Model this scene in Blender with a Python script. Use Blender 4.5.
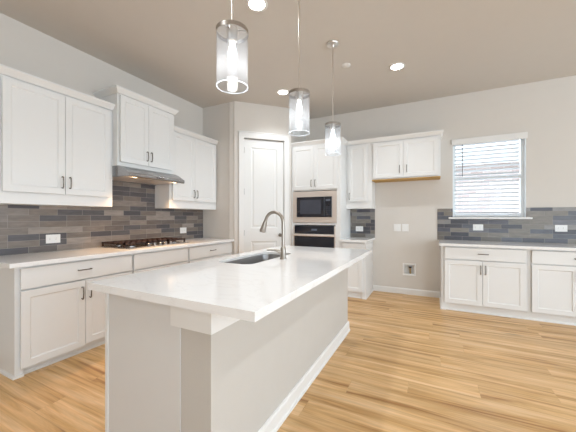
import bpy, bmesh, math, random
from mathutils import Vector, Matrix

for o in list(bpy.data.objects):
    bpy.data.objects.remove(o)
SC = bpy.context.scene
COL = SC.collection
PI = math.pi
R = math.radians

# ------------------------------------------------------------------ camera, world, light, exposure
cam_d = bpy.data.cameras.new('camera')
cam_d.sensor_width = 36.0
cam_d.lens = 287.0 / 576.0 * 36.0
cam_d.shift_y = 1.0 / 576.0
cam_d.clip_start = 0.02
cam = bpy.data.objects.new('camera', cam_d)
cam.location = (0, 0, 1.272)
cam.rotation_euler = (R(90), 0, R(26.8))
COL.objects.link(cam)
SC.camera = cam

w = bpy.data.worlds.new('daylight')
SC.world = w
w.use_nodes = True
bg = w.node_tree.nodes['Background']
bg.inputs[0].default_value = (0.76, 0.885, 1.0, 1)
bg.inputs[1].default_value = 3.8


def area(name, loc, rot, sx, sy, power, col=(1, 1, 1)):
    d = bpy.data.lights.new(name, 'AREA')
    d.shape = 'RECTANGLE'
    d.size, d.size_y = sx, sy
    d.energy = power
    d.color = col
    o = bpy.data.objects.new(name, d)
    o.location = loc
    o.rotation_euler = rot
    COL.objects.link(o)
    return o


# area lights added as daylight from assumed tall windows behind and to the right
area('daylight_right', (5.45, 0.4, 1.50), (0, R(108), 0), 2.4, 7.4, 62, (0.76, 0.90, 1.0))
area('daylight_rear', (3.4, -4.45, 1.50), (R(106), 0, R(25)), 2.3, 2.4, 75, (0.80, 0.91, 1.0))

# spots added out of view, without fixtures, to brighten countertops and floor
for lx, ly in ((1.1, 2.0), (-1.385, 0.45), (1.1, 0.3), (-0.2, -1.4)):
    d = bpy.data.lights.new('ceiling_spot', 'SPOT')
    d.energy = 53
    d.color = (0.89, 0.95, 1.0)
    d.spot_size = R(130)
    d.spot_blend = 0.8
    d.shadow_soft_size = 0.06
    lo = bpy.data.objects.new('ceiling_spot', d)
    lo.location = (lx, ly, 3.13)
    COL.objects.link(lo)

vs = SC.view_settings
vs.view_transform = 'Standard'
vs.look = 'None'
vs.exposure = 0.09
vs.gamma = 1.0
vs.use_curve_mapping = False


# ------------------------------------------------------------------ materials
def new_mat(name):
    m = bpy.data.materials.new(name)
    m.use_nodes = True
    nt = m.node_tree
    return m, nt, nt.nodes['Principled BSDF']


def N(nt, t, **kw):
    n = nt.nodes.new(t)
    for k, v in kw.items():
        if hasattr(n, k):
            setattr(n, k, v)
        else:
            n.inputs[k].default_value = v
    return n


def simple(name, col, rough=0.5, metal=0.0, var=0.0, vscale=8.0, bump=0.0, bscale=200.0, coat=0.0, spec=0.5):
    m, nt, p = new_mat(name)
    p.inputs['Base Color'].default_value = (*col, 1)
    p.inputs['Roughness'].default_value = rough
    p.inputs['Metallic'].default_value = metal
    p.inputs['Coat Weight'].default_value = coat
    p.inputs['Specular IOR Level'].default_value = spec
    tc = N(nt, 'ShaderNodeTexCoord')
    if var:
        n = N(nt, 'ShaderNodeTexNoise', Scale=vscale, Detail=4.0)
        nt.links.new(tc.outputs['Object'], n.inputs['Vector'])
        mx = N(nt, 'ShaderNodeMix', data_type='RGBA')
        mx.inputs[6].default_value = (*[c * (1 - var) for c in col], 1)
        mx.inputs[7].default_value = (*[min(1, c * (1 + var)) for c in col], 1)
        nt.links.new(n.outputs['Fac'], mx.inputs[0])
        nt.links.new(mx.outputs[2], p.inputs['Base Color'])
    if bump:
        n = N(nt, 'ShaderNodeTexNoise', Scale=bscale, Detail=3.0)
        nt.links.new(tc.outputs['Object'], n.inputs['Vector'])
        b = N(nt, 'ShaderNodeBump', Strength=bump, Distance=0.002)
        nt.links.new(n.outputs['Fac'], b.inputs['Height'])
        nt.links.new(b.outputs['Normal'], p.inputs['Normal'])
    return m


def brushed(name, col, rough, axis=0, metal=1.0):
    m, nt, p = new_mat(name)
    p.inputs['Metallic'].default_value = metal
    tc = N(nt, 'ShaderNodeTexCoord')
    mp = N(nt, 'ShaderNodeMapping')
    sc = [120.0, 120.0, 120.0]
    sc[axis] = 2.0
    mp.inputs['Scale'].default_value = sc
    n = N(nt, 'ShaderNodeTexNoise', Scale=2.0, Detail=3.0)
    nt.links.new(tc.outputs['Object'], mp.inputs['Vector'])
    nt.links.new(mp.outputs[0], n.inputs['Vector'])
    mr = N(nt, 'ShaderNodeMapRange')
    mr.inputs['To Min'].default_value = rough - 0.06
    mr.inputs['To Max'].default_value = rough + 0.08
    nt.links.new(n.outputs['Fac'], mr.inputs['Value'])
    nt.links.new(mr.outputs[0], p.inputs['Roughness'])
    mx = N(nt, 'ShaderNodeMix', data_type='RGBA')
    mx.inputs[6].default_value = (*[c * 0.9 for c in col], 1)
    mx.inputs[7].default_value = (*col, 1)
    nt.links.new(n.outputs['Fac'], mx.inputs[0])
    nt.links.new(mx.outputs[2], p.inputs['Base Color'])
    return m


def wood_floor():
    m, nt, p = new_mat('oak_planks')
    L = nt.links.new
    tc = N(nt, 'ShaderNodeTexCoord')
    br = N(nt, 'ShaderNodeTexBrick')
    br.offset = 0.0
    for k, v in (('Scale', 1.0), ('Brick Width', 1.5), ('Row Height', 0.185), ('Mortar Size', 0.0012), ('Mortar Smooth', 0.2), ('Bias', 0.0)):
        br.inputs[k].default_value = v
    br.inputs['Color1'].default_value = (0, 0, 0, 1)
    br.inputs['Color2'].default_value = (1, 1, 1, 1)
    br.inputs['Mortar'].default_value = (0.5, 0.5, 0.5, 1)
    sep = N(nt, 'ShaderNodeSeparateXYZ')
    L(tc.outputs['Object'], sep.inputs[0])
    # every row of planks is shifted by its own amount
    dv = N(nt, 'ShaderNodeMath', operation='DIVIDE')
    L(sep.outputs[1], dv.inputs[0])
    dv.inputs[1].default_value = 0.185
    fl = N(nt, 'ShaderNodeMath', operation='FLOOR')
    L(dv.outputs[0], fl.inputs[0])
    wn = N(nt, 'ShaderNodeTexWhiteNoise', noise_dimensions='1D')
    L(fl.outputs[0], wn.inputs['W'])
    sh = N(nt, 'ShaderNodeMath', operation='MULTIPLY_ADD')
    L(wn.outputs['Value'], sh.inputs[0])
    sh.inputs[1].default_value = 1.5
    L(sep.outputs[0], sh.inputs[2])
    bv = N(nt, 'ShaderNodeCombineXYZ')
    L(sh.outputs[0], bv.inputs[0])
    L(sep.outputs[1], bv.inputs[1])
    L(bv.outputs[0], br.inputs['Vector'])
    # plank offset for the grain
    bw = N(nt, 'ShaderNodeRGBToBW')
    L(br.outputs['Color'], bw.inputs[0])
    off = N(nt, 'ShaderNodeMath', operation='MULTIPLY')
    L(bw.outputs[0], off.inputs[0])
    off.inputs[1].default_value = 37.0

    def grain(sx, sy, detail, dist):
        cx = N(nt, 'ShaderNodeMath', operation='MULTIPLY')
        cx.inputs[1].default_value = sx
        L(sep.outputs[0], cx.inputs[0])
        ax = N(nt, 'ShaderNodeMath', operation='ADD')
        L(cx.outputs[0], ax.inputs[0])
        L(off.outputs[0], ax.inputs[1])
        cy = N(nt, 'ShaderNodeMath', operation='MULTIPLY')
        cy.inputs[1].default_value = sy
        L(sep.outputs[1], cy.inputs[0])
        cb = N(nt, 'ShaderNodeCombineXYZ')
        L(ax.outputs[0], cb.inputs[0])
        L(cy.outputs[0], cb.inputs[1])
        n = N(nt, 'ShaderNodeTexNoise', Scale=1.0, Detail=detail, Roughness=0.6, Distortion=dist)
        L(cb.outputs[0], n.inputs['Vector'])
        return n
    g1 = grain(0.75, 11.0, 6.0, 0.9)
    g2 = grain(2.2, 60.0, 4.0, 0.2)
    r1 = N(nt, 'ShaderNodeValToRGB')
    e = r1.color_ramp.elements
    e[0].position, e[0].color = 0.33, (0.36, 0.165, 0.047, 1)
    e[1].position, e[1].color = 0.68, (0.79, 0.545, 0.305, 1)
    for pos, c in ((0.42, (0.56, 0.32, 0.118, 1)), (0.55, (0.71, 0.445, 0.208, 1))):
        k = e.new(pos)
        k.color = c
    L(g1.outputs['Fac'], r1.inputs[0])
    r2 = N(nt, 'ShaderNodeMapRange')
    r2.inputs['From Min'].default_value = 0.3
    r2.inputs['From Max'].default_value = 0.7
    r2.inputs['To Min'].default_value = 0.80
    r2.inputs['To Max'].default_value = 1.08
    L(g2.outputs['Fac'], r2.inputs['Value'])
    r3 = N(nt, 'ShaderNodeMapRange')
    r3.inputs['To Min'].default_value = 0.93
    r3.inputs['To Max'].default_value = 1.05
    L(bw.outputs[0], r3.inputs['Value'])
    mul = N(nt, 'ShaderNodeMath', operation='MULTIPLY')
    L(r2.outputs[0], mul.inputs[0])
    L(r3.outputs[0], mul.inputs[1])
    # knots
    vo = N(nt, 'ShaderNodeTexVoronoi', Scale=1.0)
    mp = N(nt, 'ShaderNodeMapping')
    mp.inputs['Scale'].default_value = (1.1, 4.0, 1)
    L(tc.outputs['Object'], mp.inputs['Vector'])
    L(mp.outputs[0], vo.inputs['Vector'])
    kn = N(nt, 'ShaderNodeMapRange')
    kn.inputs['From Min'].default_value = 0.03
    kn.inputs['From Max'].default_value = 0.13
    kn.inputs['To Min'].default_value = 0.62
    kn.inputs['To Max'].default_value = 1.0
    L(vo.outputs['Distance'], kn.inputs['Value'])
    mul2 = N(nt, 'ShaderNodeMath', operation='MULTIPLY')
    L(mul.outputs[0], mul2.inputs[0])
    L(kn.outputs[0], mul2.inputs[1])
    # joints
    jt = N(nt, 'ShaderNodeMapRange')
    jt.inputs['To Min'].default_value = 1.0
    jt.inputs['To Max'].default_value = 0.88
    L(br.outputs['Fac'], jt.inputs['Value'])
    mul3 = N(nt, 'ShaderNodeMath', operation='MULTIPLY')
    L(mul2.outputs[0], mul3.inputs[0])
    L(jt.outputs[0], mul3.inputs[1])
    vm = N(nt, 'ShaderNodeVectorMath', operation='SCALE')
    L(r1.outputs[0], vm.inputs[0])
    L(mul3.outputs[0], vm.inputs['Scale'])
    L(vm.outputs[0], p.inputs['Base Color'])
    p.inputs['Roughness'].default_value = 0.33
    b = N(nt, 'ShaderNodeBump', Strength=0.12, Distance=0.003)
    L(mul3.outputs[0], b.inputs['Height'])
    L(b.outputs['Normal'], p.inputs['Normal'])
    return m


def tile_mat(name, ax, ramp):
    m, nt, p = new_mat(name)
    L = nt.links.new
    tc = N(nt, 'ShaderNodeTexCoord')
    sep = N(nt, 'ShaderNodeSeparateXYZ')
    L(tc.outputs['Object'], sep.inputs[0])
    cb = N(nt, 'ShaderNodeCombineXYZ')
    L(sep.outputs[ax], cb.inputs[0])
    sub = N(nt, 'ShaderNodeMath', operation='SUBTRACT')
    L(sep.outputs[2], sub.inputs[0])
    sub.inputs[1].default_value = 0.916
    L(sub.outputs[0], cb.inputs[1])
    br = N(nt, 'ShaderNodeTexBrick')
    br.offset = 0.36
    br.offset_frequency = 3
    for k, v in (('Scale', 1.0), ('Brick Width', 0.242), ('Row Height', 0.0625), ('Mortar Size', 0.0016), ('Mortar Smooth', 0.1), ('Bias', 0.0)):
        br.inputs[k].default_value = v
    br.inputs['Color1'].default_value = (0, 0, 0, 1)
    br.inputs['Color2'].default_value = (1, 1, 1, 1)
    br.inputs['Mortar'].default_value = (0.5, 0.5, 0.5, 1)
    L(cb.outputs[0], br.inputs['Vector'])
    rp = N(nt, 'ShaderNodeValToRGB')
    rp.color_ramp.interpolation = 'CONSTANT'
    e = rp.color_ramp.elements
    e[0].position, e[0].color = 0.0, (*ramp[0], 1)
    e[1].position, e[1].color = 0.9, (*ramp[7], 1)
    for pos, c in zip((0.14, 0.28, 0.42, 0.56, 0.68, 0.80), [(*q, 1) for q in ramp[1:7]]):
        k = e.new(pos)
        k.color = c
    L(br.outputs['Color'], rp.inputs[0])
    nz = N(nt, 'ShaderNodeTexNoise', Scale=30.0, Detail=4.0)
    mp = N(nt, 'ShaderNodeMapping')
    mp.inputs['Scale'].default_value = (0.3, 1.2, 1)
    L(cb.outputs[0], mp.inputs['Vector'])
    L(mp.outputs[0], nz.inputs['Vector'])
    mr = N(nt, 'ShaderNodeMapRange')
    mr.inputs['To Min'].default_value = 0.62
    mr.inputs['To Max'].default_value = 1.38
    L(nz.outputs['Fac'], mr.inputs['Value'])
    vm = N(nt, 'ShaderNodeVectorMath', operation='SCALE')
    L(rp.outputs[0], vm.inputs[0])
    L(mr.outputs[0], vm.inputs['Scale'])
    mx = N(nt, 'ShaderNodeMix', data_type='RGBA')
    L(br.outputs['Fac'], mx.inputs[0])
    L(vm.outputs[0], mx.inputs[6])
    mx.inputs[7].default_value = (0.33, 0.305, 0.285, 1)
    L(mx.outputs[2], p.inputs['Base Color'])
    rr = N(nt, 'ShaderNodeMapRange')
    rr.inputs['To Min'].default_value = 0.34
    rr.inputs['To Max'].default_value = 0.8
    L(br.outputs['Fac'], rr.inputs['Value'])
    L(rr.outputs[0], p.inputs['Roughness'])
    inv = N(nt, 'ShaderNodeMath', operation='SUBTRACT')
    inv.inputs[0].default_value = 1.0
    L(br.outputs['Fac'], inv.inputs[1])
    b = N(nt, 'ShaderNodeBump', Strength=0.5, Distance=0.002)
    L(inv.outputs[0], b.inputs['Height'])
    L(b.outputs['Normal'], p.inputs['Normal'])
    return m


def brick_mat():
    m, nt, p = new_mat('pale_brick')
    L = nt.links.new
    tc = N(nt, 'ShaderNodeTexCoord')
    sep = N(nt, 'ShaderNodeSeparateXYZ')
    L(tc.outputs['Object'], sep.inputs[0])
    cb = N(nt, 'ShaderNodeCombineXYZ')
    L(sep.outputs[0], cb.inputs[0])
    L(sep.outputs[2], cb.inputs[1])
    br = N(nt, 'ShaderNodeTexBrick')
    for k, v in (('Scale', 1.0), ('Brick Width', 0.3), ('Row Height', 0.1), ('Mortar Size', 0.008)):
        br.inputs[k].default_value = v
    br.inputs['Color1'].default_value = (0.55, 0.43, 0.41, 1)
    br.inputs['Color2'].default_value = (0.72, 0.62, 0.60, 1)
    br.inputs['Mortar'].default_value = (0.85, 0.83, 0.82, 1)
    L(cb.outputs[0], br.inputs['Vector'])
    L(br.outputs['Color'], p.inputs['Base Color'])
    p.inputs['Roughness'].default_value = 0.9
    return m


def quartz():
    m, nt, p = new_mat('white_quartz')
    L = nt.links.new
    tc = N(nt, 'ShaderNodeTexCoord')
    n = N(nt, 'ShaderNodeTexNoise', Scale=1.6, Detail=7.0, Roughness=0.6, Distortion=1.6)
    L(tc.outputs['Object'], n.inputs['Vector'])
    rp = N(nt, 'ShaderNodeValToRGB')
    e = rp.color_ramp.elements
    e[0].position, e[0].color = 0.485, (0.88, 0.87, 0.86, 1)
    e[1].position, e[1].color = 0.515, (0.88, 0.87, 0.86, 1)
    k = e.new(0.5)
    k.color = (0.835, 0.82, 0.81, 1)
    L(n.outputs['Fac'], rp.inputs[0])
    L(rp.outputs[0], p.inputs['Base Color'])
    p.inputs['Roughness'].default_value = 0.07
    p.inputs['Specular IOR Level'].default_value = 0.45
    return m


def glass_mat(name, tint=(1, 1, 1), haze=0.0, flute=False, refl=1.0):
    m = bpy.data.materials.new(name)
    m.use_nodes = True
    nt = m.node_tree
    nt.nodes.clear()
    L = nt.links.new
    out = N(nt, 'ShaderNodeOutputMaterial')
    tr = N(nt, 'ShaderNodeBsdfTransparent')
    tr.inputs[0].default_value = (*tint, 1)
    gl = N(nt, 'ShaderNodeBsdfGlossy')
    gl.inputs['Roughness'].default_value = 0.03
    fr = N(nt, 'ShaderNodeLayerWeight')
    fr.inputs['Blend'].default_value = 0.5
    pw = N(nt, 'ShaderNodeMath', operation='POWER')
    pw.inputs[1].default_value = 4.0
    L(fr.outputs['Facing'], pw.inputs[0])
    ml = N(nt, 'ShaderNodeMath', operation='MULTIPLY_ADD')
    ml.inputs[1].default_value = 0.45
    ml.inputs[2].default_value = 0.035
    L(pw.outputs[0], ml.inputs[0])
    if flute:
        tc = N(nt, 'ShaderNodeTexCoord')
        mp = N(nt, 'ShaderNodeMapping')
        mp.inputs['Scale'].default_value = (90, 90, 5)
        nz = N(nt, 'ShaderNodeTexNoise', Scale=1.0, Detail=2.0)
        L(tc.outputs['Object'], mp.inputs[0])
        L(mp.outputs[0], nz.inputs['Vector'])
        b = N(nt, 'ShaderNodeBump', Strength=0.25, Distance=0.003)
        L(nz.outputs['Fac'], b.inputs['Height'])
        L(b.outputs[0], fr.inputs['Normal'])
        L(b.outputs[0], gl.inputs['Normal'])
    mx = N(nt, 'ShaderNodeMixShader')
    L(ml.outputs[0], mx.inputs[0])
    L(tr.outputs[0], mx.inputs[1])
    L(gl.outputs[0], mx.inputs[2])
    last = mx
    if haze:
        df = N(nt, 'ShaderNodeBsdfTranslucent')
        df.inputs[0].default_value = (0.9, 0.94, 1.0, 1)
        m2 = N(nt, 'ShaderNodeMixShader')
        m2.inputs[0].default_value = haze
        L(mx.outputs[0], m2.inputs[1])
        L(df.outputs[0], m2.inputs[2])
        last = m2
    L(last.outputs[0], out.inputs[0])
    return m


def emit(name, col, strength):
    m, nt, p = new_mat(name)
    p.inputs['Base Color'].default_value = (*col, 1)
    p.inputs['Emission Color'].default_value = (*col, 1)
    p.inputs['Emission Strength'].default_value = strength
    return m


M = dict(
    wall=simple('beige_wall_paint', (0.68, 0.642, 0.595), 0.85, var=0.015, bump=0.15, bscale=180),
    ceil=simple('ceiling_paint', (0.63, 0.592, 0.545), 0.9, var=0.015, bump=0.15, bscale=150),
    half=simple('half_wall_paint', (0.56, 0.528, 0.485), 0.85, var=0.02, bump=0.35, bscale=160),
    trim=simple('white_trim_paint', (0.80, 0.79, 0.77), 0.4, var=0.01),
    cab=simple('white_cabinet_paint', (0.80, 0.80, 0.79), 0.36, var=0.01),
    raw=simple('raw_wood_underside', (0.52, 0.31, 0.085), 0.6, var=0.15, vscale=20),
    panel=simple('pale_grey_panel_paint', (0.70, 0.69, 0.675), 0.45, var=0.015),
    door=simple('white_door_paint', (0.78, 0.775, 0.755), 0.4, var=0.01),
    quartz=quartz(),
    floor=wood_floor(),
    tile_left=tile_mat('slate_taupe_tile', 1, [(0.085, 0.078, 0.084), (0.15, 0.125, 0.112), (0.215, 0.18, 0.155), (0.105, 0.098, 0.103), (0.25, 0.215, 0.19), (0.135, 0.118, 0.112), (0.19, 0.158, 0.135), (0.31, 0.27, 0.24)]),
    tile_back=tile_mat('slate_taupe_tile_back', 0, [(0.075, 0.076, 0.090), (0.155, 0.14, 0.125), (0.21, 0.19, 0.165), (0.112, 0.118, 0.140), (0.225, 0.205, 0.18), (0.10, 0.10, 0.12), (0.165, 0.165, 0.185), (0.26, 0.25, 0.24)]),
    steel=brushed('brushed_steel', (0.40, 0.395, 0.40), 0.26, 1),
    sink_steel=brushed('sink_steel', (0.36, 0.36, 0.365), 0.32, 1),
    steel_x=brushed('brushed_steel_trim', (0.80, 0.72, 0.66), 0.36, 0, 0.55),
    nickel=brushed('satin_nickel', (0.44, 0.40, 0.355), 0.34, 2),
    polished=brushed('polished_nickel', (0.78, 0.74, 0.69), 0.3, 2),
    pull=simple('dark_nickel_pull', (0.20, 0.18, 0.16), 0.3, 1.0, var=0.1),
    black_glass=simple('black_glass', (0.012, 0.013, 0.02), 0.05, var=0.2),
    black=simple('black_iron', (0.040, 0.019, 0.015), 0.45, var=0.2),  # reddish tint puts the warm reflections into the iron's colour
    dark=simple('dark_recess', (0.10, 0.095, 0.09), 0.7, var=0.1),
    plastic=simple('white_plastic', (0.84, 0.84, 0.83), 0.35, var=0.01),
    slat=simple('white_blind_slat', (0.74, 0.76, 0.78), 0.5, var=0.01),
    vinyl=simple('white_vinyl', (0.84, 0.88, 0.90), 0.4, var=0.01),
    pane=glass_mat('window_pane'),
    shade=glass_mat('clear_shade_glass', (0.97, 0.985, 1.0), haze=0.06, flute=True),
    rim=glass_mat('shade_rim_glass', (0.97, 0.985, 1.0), haze=0.6),
    bulb=emit('lit_bulb', (0.93, 0.96, 1.0), 3.5),
    bulbglass=glass_mat('bulb_glass', (1, 1, 1), haze=0.12),
    led=emit('lit_downlight', (1.0, 0.97, 0.92), 16.0),
    hoodled=emit('lit_hood_lamp', (1.0, 0.72, 0.42), 10.0),
    display=emit('lit_clock_digits', (0.10, 0.12, 0.16), 0.1),
    brick=brick_mat(),
    roof=simple('pale_shingle', (0.62, 0.62, 0.62), 0.9, var=0.2, vscale=30),
    ground=simple('pale_gravel', (0.5, 0.48, 0.44), 0.95, var=0.15),
    red=simple('dark_valve_plastic', (0.06, 0.045, 0.045), 0.4, var=0.05),
    brass=simple('valve_brass', (0.45, 0.33, 0.15), 0.3, 1.0, var=0.05),
    screen=simple('microwave_window_mesh', (0.05, 0.055, 0.075), 0.12, var=0.15),
)


# ------------------------------------------------------------------ mesh helpers
def box(bm, x0, x1, y0, y1, z0, z1):
    x0, x1 = min(x0, x1), max(x0, x1)
    y0, y1 = min(y0, y1), max(y0, y1)
    z0, z1 = min(z0, z1), max(z0, z1)
    v = [bm.verts.new(p) for p in ((x0, y0, z0), (x1, y0, z0), (x1, y1, z0), (x0, y1, z0), (x0, y0, z1), (x1, y0, z1), (x1, y1, z1), (x0, y1, z1))]
    for f in ((3, 2, 1, 0), (4, 5, 6, 7), (0, 1, 5, 4), (1, 2, 6, 5), (2, 3, 7, 6), (3, 0, 4, 7)):
        bm.faces.new([v[i] for i in f])


def boxes(*bs):
    bm = bmesh.new()
    for b in bs:
        box(bm, *b)
    return bm


def bevel(bm, r, seg=2):
    bmesh.ops.bevel(bm, geom=list(bm.edges), offset=r, segments=seg, affect='EDGES', profile=0.5, clamp_overlap=True)
    return bm


def bbox_b(*b, r=0.003, seg=2):
    return bevel(boxes(b), r, seg)


def lathe(bm, prof, cx=0, cy=0, cz=0, n=32, axis='z', close=False):
    rings = []
    for rr, z in prof:
        ring = []
        for k in range(n):
            a = 2 * PI * k / n
            p = (rr * math.cos(a), rr * math.sin(a), z)
            if axis == 'y':
                p = (p[0], -p[2], p[1])
            elif axis == 'x':
                p = (p[2], p[0], p[1])
            ring.append(bm.verts.new((cx + p[0], cy + p[1], cz + p[2])))
        rings.append(ring)
    m = len(rings)
    for i in range(m if close else m - 1):
        a, b = rings[i], rings[(i + 1) % m]
        for k in range(n):
            bm.faces.new((a[k], a[(k + 1) % n], b[(k + 1) % n], b[k]))
    if not close:
        if prof[0][0] > 1e-6:
            bm.faces.new(list(reversed(rings[0])))
        if prof[-1][0] > 1e-6:
            bm.faces.new(rings[-1])
    return bm


def tube(bm, pts, rad, n=12, caps=True):
    pts = [Vector(p) for p in pts]
    rads = rad if isinstance(rad, (list, tuple)) else [rad] * len(pts)
    t0 = (pts[1] - pts[0]).normalized()
    ref = Vector((0, 0, 1)) if abs(t0.z) < 0.9 else Vector((1, 0, 0))
    u = t0.cross(ref).normalized()
    rings = []
    for i, p in enumerate(pts):
        if i == 0:
            t = t0
        elif i == len(pts) - 1:
            t = (pts[i] - pts[i - 1]).normalized()
        else:
            t = ((pts[i] - pts[i - 1]).normalized() + (pts[i + 1] - pts[i]).normalized()).normalized()
        u = (u - t * u.dot(t)).normalized()
        v = t.cross(u)
        rings.append([bm.verts.new(p + (u * math.cos(2 * PI * k / n) + v * math.sin(2 * PI * k / n)) * rads[i]) for k in range(n)])
    for a, b in zip(rings[:-1], rings[1:]):
        for k in range(n):
            bm.faces.new((a[k], a[(k + 1) % n], b[(k + 1) % n], b[k]))
    if caps:
        bm.faces.new(list(reversed(rings[0])))
        bm.faces.new(rings[-1])
    return bm


def prism(bm, prof, a0, a1, axis='x'):
    """closed profile (list of (p,q)) extruded along an axis; x: (y,z) profile, y: (x,z) profile, z: (x,y) profile"""
    def P(p, q, a):
        return {'x': (a, p, q), 'y': (p, a, q), 'z': (p, q, a)}[axis]
    A = [bm.verts.new(P(p, q, a0)) for p, q in prof]
    B = [bm.verts.new(P(p, q, a1)) for p, q in prof]
    n = len(prof)
    bm.faces.new(A)
    bm.faces.new(list(reversed(B)))
    for i in range(n):
        bm.faces.new((A[i], B[i], B[(i + 1) % n], A[(i + 1) % n]))
    return bm


def obj(name, bm, mat, parent=None, smooth=False, loc=None):
    bmesh.ops.recalc_face_normals(bm, faces=bm.faces)
    me = bpy.data.meshes.new(name)
    bm.to_mesh(me)
    bm.free()
    me.materials.append(mat)
    if smooth:
        for p in me.polygons:
            p.use_smooth = True
        try:
            me.set_sharp_from_angle(angle=R(40))
        except Exception:
            pass
    o = bpy.data.objects.new(name, me)
    COL.objects.link(o)
    if parent:
        o.parent = parent
    if loc:
        o.location = loc
    return o


def tag(o, label=None, cat=None, group=None, kind=None):
    if label:
        o['label'] = label
    if cat:
        o['category'] = cat
    if group:
        o['group'] = group
    if kind:
        o['kind'] = kind
    return o


def thing(name, label, cat, loc=(0, 0, 0), rz=0.0, group=None):
    o = bpy.data.objects.new(name, None)
    o.empty_display_size = 0.1
    COL.objects.link(o)
    o.location = loc
    o.rotation_euler = (0, 0, rz)
    return tag(o, label, cat, group)


def struct(name, bm, mat, parent=None):
    o = obj(name, bm, mat, parent)
    if not parent:
        o['kind'] = 'structure'
    return o


def grid_wall(bm, us, zs, holes, f):
    """boxes for every cell of the grid that is not inside a hole"""
    for a, b in zip(us[:-1], us[1:]):
        for c, d in zip(zs[:-1], zs[1:]):
            m, k = (a + b) / 2, (c + d) / 2
            if any(h[0] < m < h[1] and h[2] < k < h[3] for h in holes):
                continue
            f(bm, a, b, c, d)


# ------------------------------------------------------------------ room shell
CEIL = 3.15
XL = -3.55        # left wall
YB = 5.11         # back wall
XR = 5.5
YR = -4.5
WX0, WX1, WZ0, WZ1 = 0.272, 1.168, 1.272, 2.45      # window opening
BX0, BX1, BZ0, BZ1 = -0.428, -0.268, 0.330, 0.490   # recessed water box

struct('floor', boxes((XL - .15, XR + .15, YR - .15, YB + .15, -0.10, 0.0)), M['floor'])
struct('ceiling', boxes((XL - .15, XR + .15, YR - .15, YB + .15, CEIL, CEIL + .12)), M['ceil'])
struct('wall_left', boxes((XL - .15, XL, YR, YB, 0, CEIL)), M['wall'])
bm = bmesh.new()
grid_wall(bm, [XL, BX0, BX1, WX0, WX1, XR], [0, BZ0, BZ1, WZ0, WZ1, CEIL],
          [(WX0, WX1, WZ0, WZ1), (BX0, BX1, BZ0, BZ1)], lambda b, a, c, d, e: box(b, a, c, YB, YB + .15, d, e))
struct('wall_back', bm, M['wall'])
# living area behind the camera: right and rear walls, tall windows assumed to let daylight in
bm = bmesh.new()
grid_wall(bm, [YR, -3.4, 4.2, YB], [0, 0.3, 2.75, CEIL], [(-3.4, 4.2, 0.3, 2.75)], lambda b, a, c, d, e: box(b, XR, XR + .15, a, c, d, e))
struct('wall_right', bm, M['wall'])
bm = bmesh.new()
grid_wall(bm, [XL, 2.2, 4.6, XR], [0, 0.3, 2.75, CEIL], [(2.2, 4.6, 0.3, 2.75)], lambda b, a, c, d, e: box(b, a, c, YR - .15, YR, d, e))
struct('wall_rear', bm, M['wall'])
# pantry corner: a short wall, an angled wall with a door, a return
PX, PY = -2.87, 3.76
PXE, PYE = -2.19, 4.44
struct('wall_pantry', boxes((XL, PX - .05, PY, PY + .1, 0, CEIL)), M['wall'])
LW = 0.9617
bm = bmesh.new()
grid_wall(bm, [0, 0.150, 0.846, LW], [0, 2.575, CEIL], [(0.150, 0.846, 0, 2.575)], lambda b, a, c, d, e: box(b, a, c, 0, 0.10, d, e))
# mitred ends
prism(bm, [(0.0, 0.0), (-0.02, 0.02), (-0.075, 0.053), (-0.0707, 0.0707), (0.0, 0.0707)], 0, CEIL, 'z')
o = struct('wall_angled', bm, M['wall'])
o.location = (PX, PY, 0)
o.rotation_euler = (0, 0, R(45))
struct('wall_return', boxes((PXE - .10, PXE, PYE + .005, YB, 0, CEIL)), M['wall'])

# pantry door
d1 = bpy.data.objects.new('door_1', None)
COL.objects.link(d1)
d1.location = (PX, PY, 0)
d1.rotation_euler = (0, 0, R(45))
d1['kind'] = 'structure'


def raised_panel_door(x0, x1, z0, z1, panels, yf, th):
    """front face at y=yf with sunk and raised panels"""
    bm = bmesh.new()
    xs = sorted({x0, x1} | {p[0] for p in panels} | {p[1] for p in panels})
    zs = sorted({z0, z1} | {p[2] for p in panels} | {p[3] for p in panels})
    grid_wall(bm, xs, zs, panels, lambda b, a, c, d, e: box(b, a, c, yf, yf + th, d, e))
    for (a, b, c, d) in panels:
        rings = []
        for off, dep in ((0, 0.0), (0.012, 0.009), (0.035, 0.009), (0.05, 0.003)):
            rings.append([bm.verts.new(q) for q in ((a + off, yf + dep, c + off), (b - off, yf + dep, c + off), (b - off, yf + dep, d - off), (a + off, yf + dep, d - off))])
        for r0, r1 in zip(rings[:-1], rings[1:]):
            for k in range(4):
                bm.faces.new((r0[k], r0[(k + 1) % 4], r1[(k + 1) % 4], r1[k]))
        bm.faces.new(rings[-1])
        box(bm, a, b, yf + th - .01, yf + th, c, d)
    return bm


obj('door_leaf', raised_panel_door(0.160, 0.836, 0.008, 2.556, [(0.275, 0.725, 1.085, 2.425), (0.275, 0.725, 0.20, 0.865)], 0.020, 0.035), M['door'], d1)
for z in (0.30, 1.01, 1.69, 2.37):
    bm = bmesh.new()
    tube(bm, [(0.155, 0.010, z - .05), (0.155, 0.010, z + .05)], 0.008, 10)
    obj('hinge', bm, M['pull'], d1)
bm = bmesh.new()
lathe(bm, [(0.030, 0.0), (0.030, 0.006), (0.012, 0.010), (0.010, 0.030), (0.022, 0.036), (0.028, 0.048), (0.026, 0.058), (0.012, 0.066), (0.0001, 0.067)], 0.775, 0.018, 0.965, 24, 'y')
obj('door_knob', bm, M['pull'], d1, True)
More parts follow.
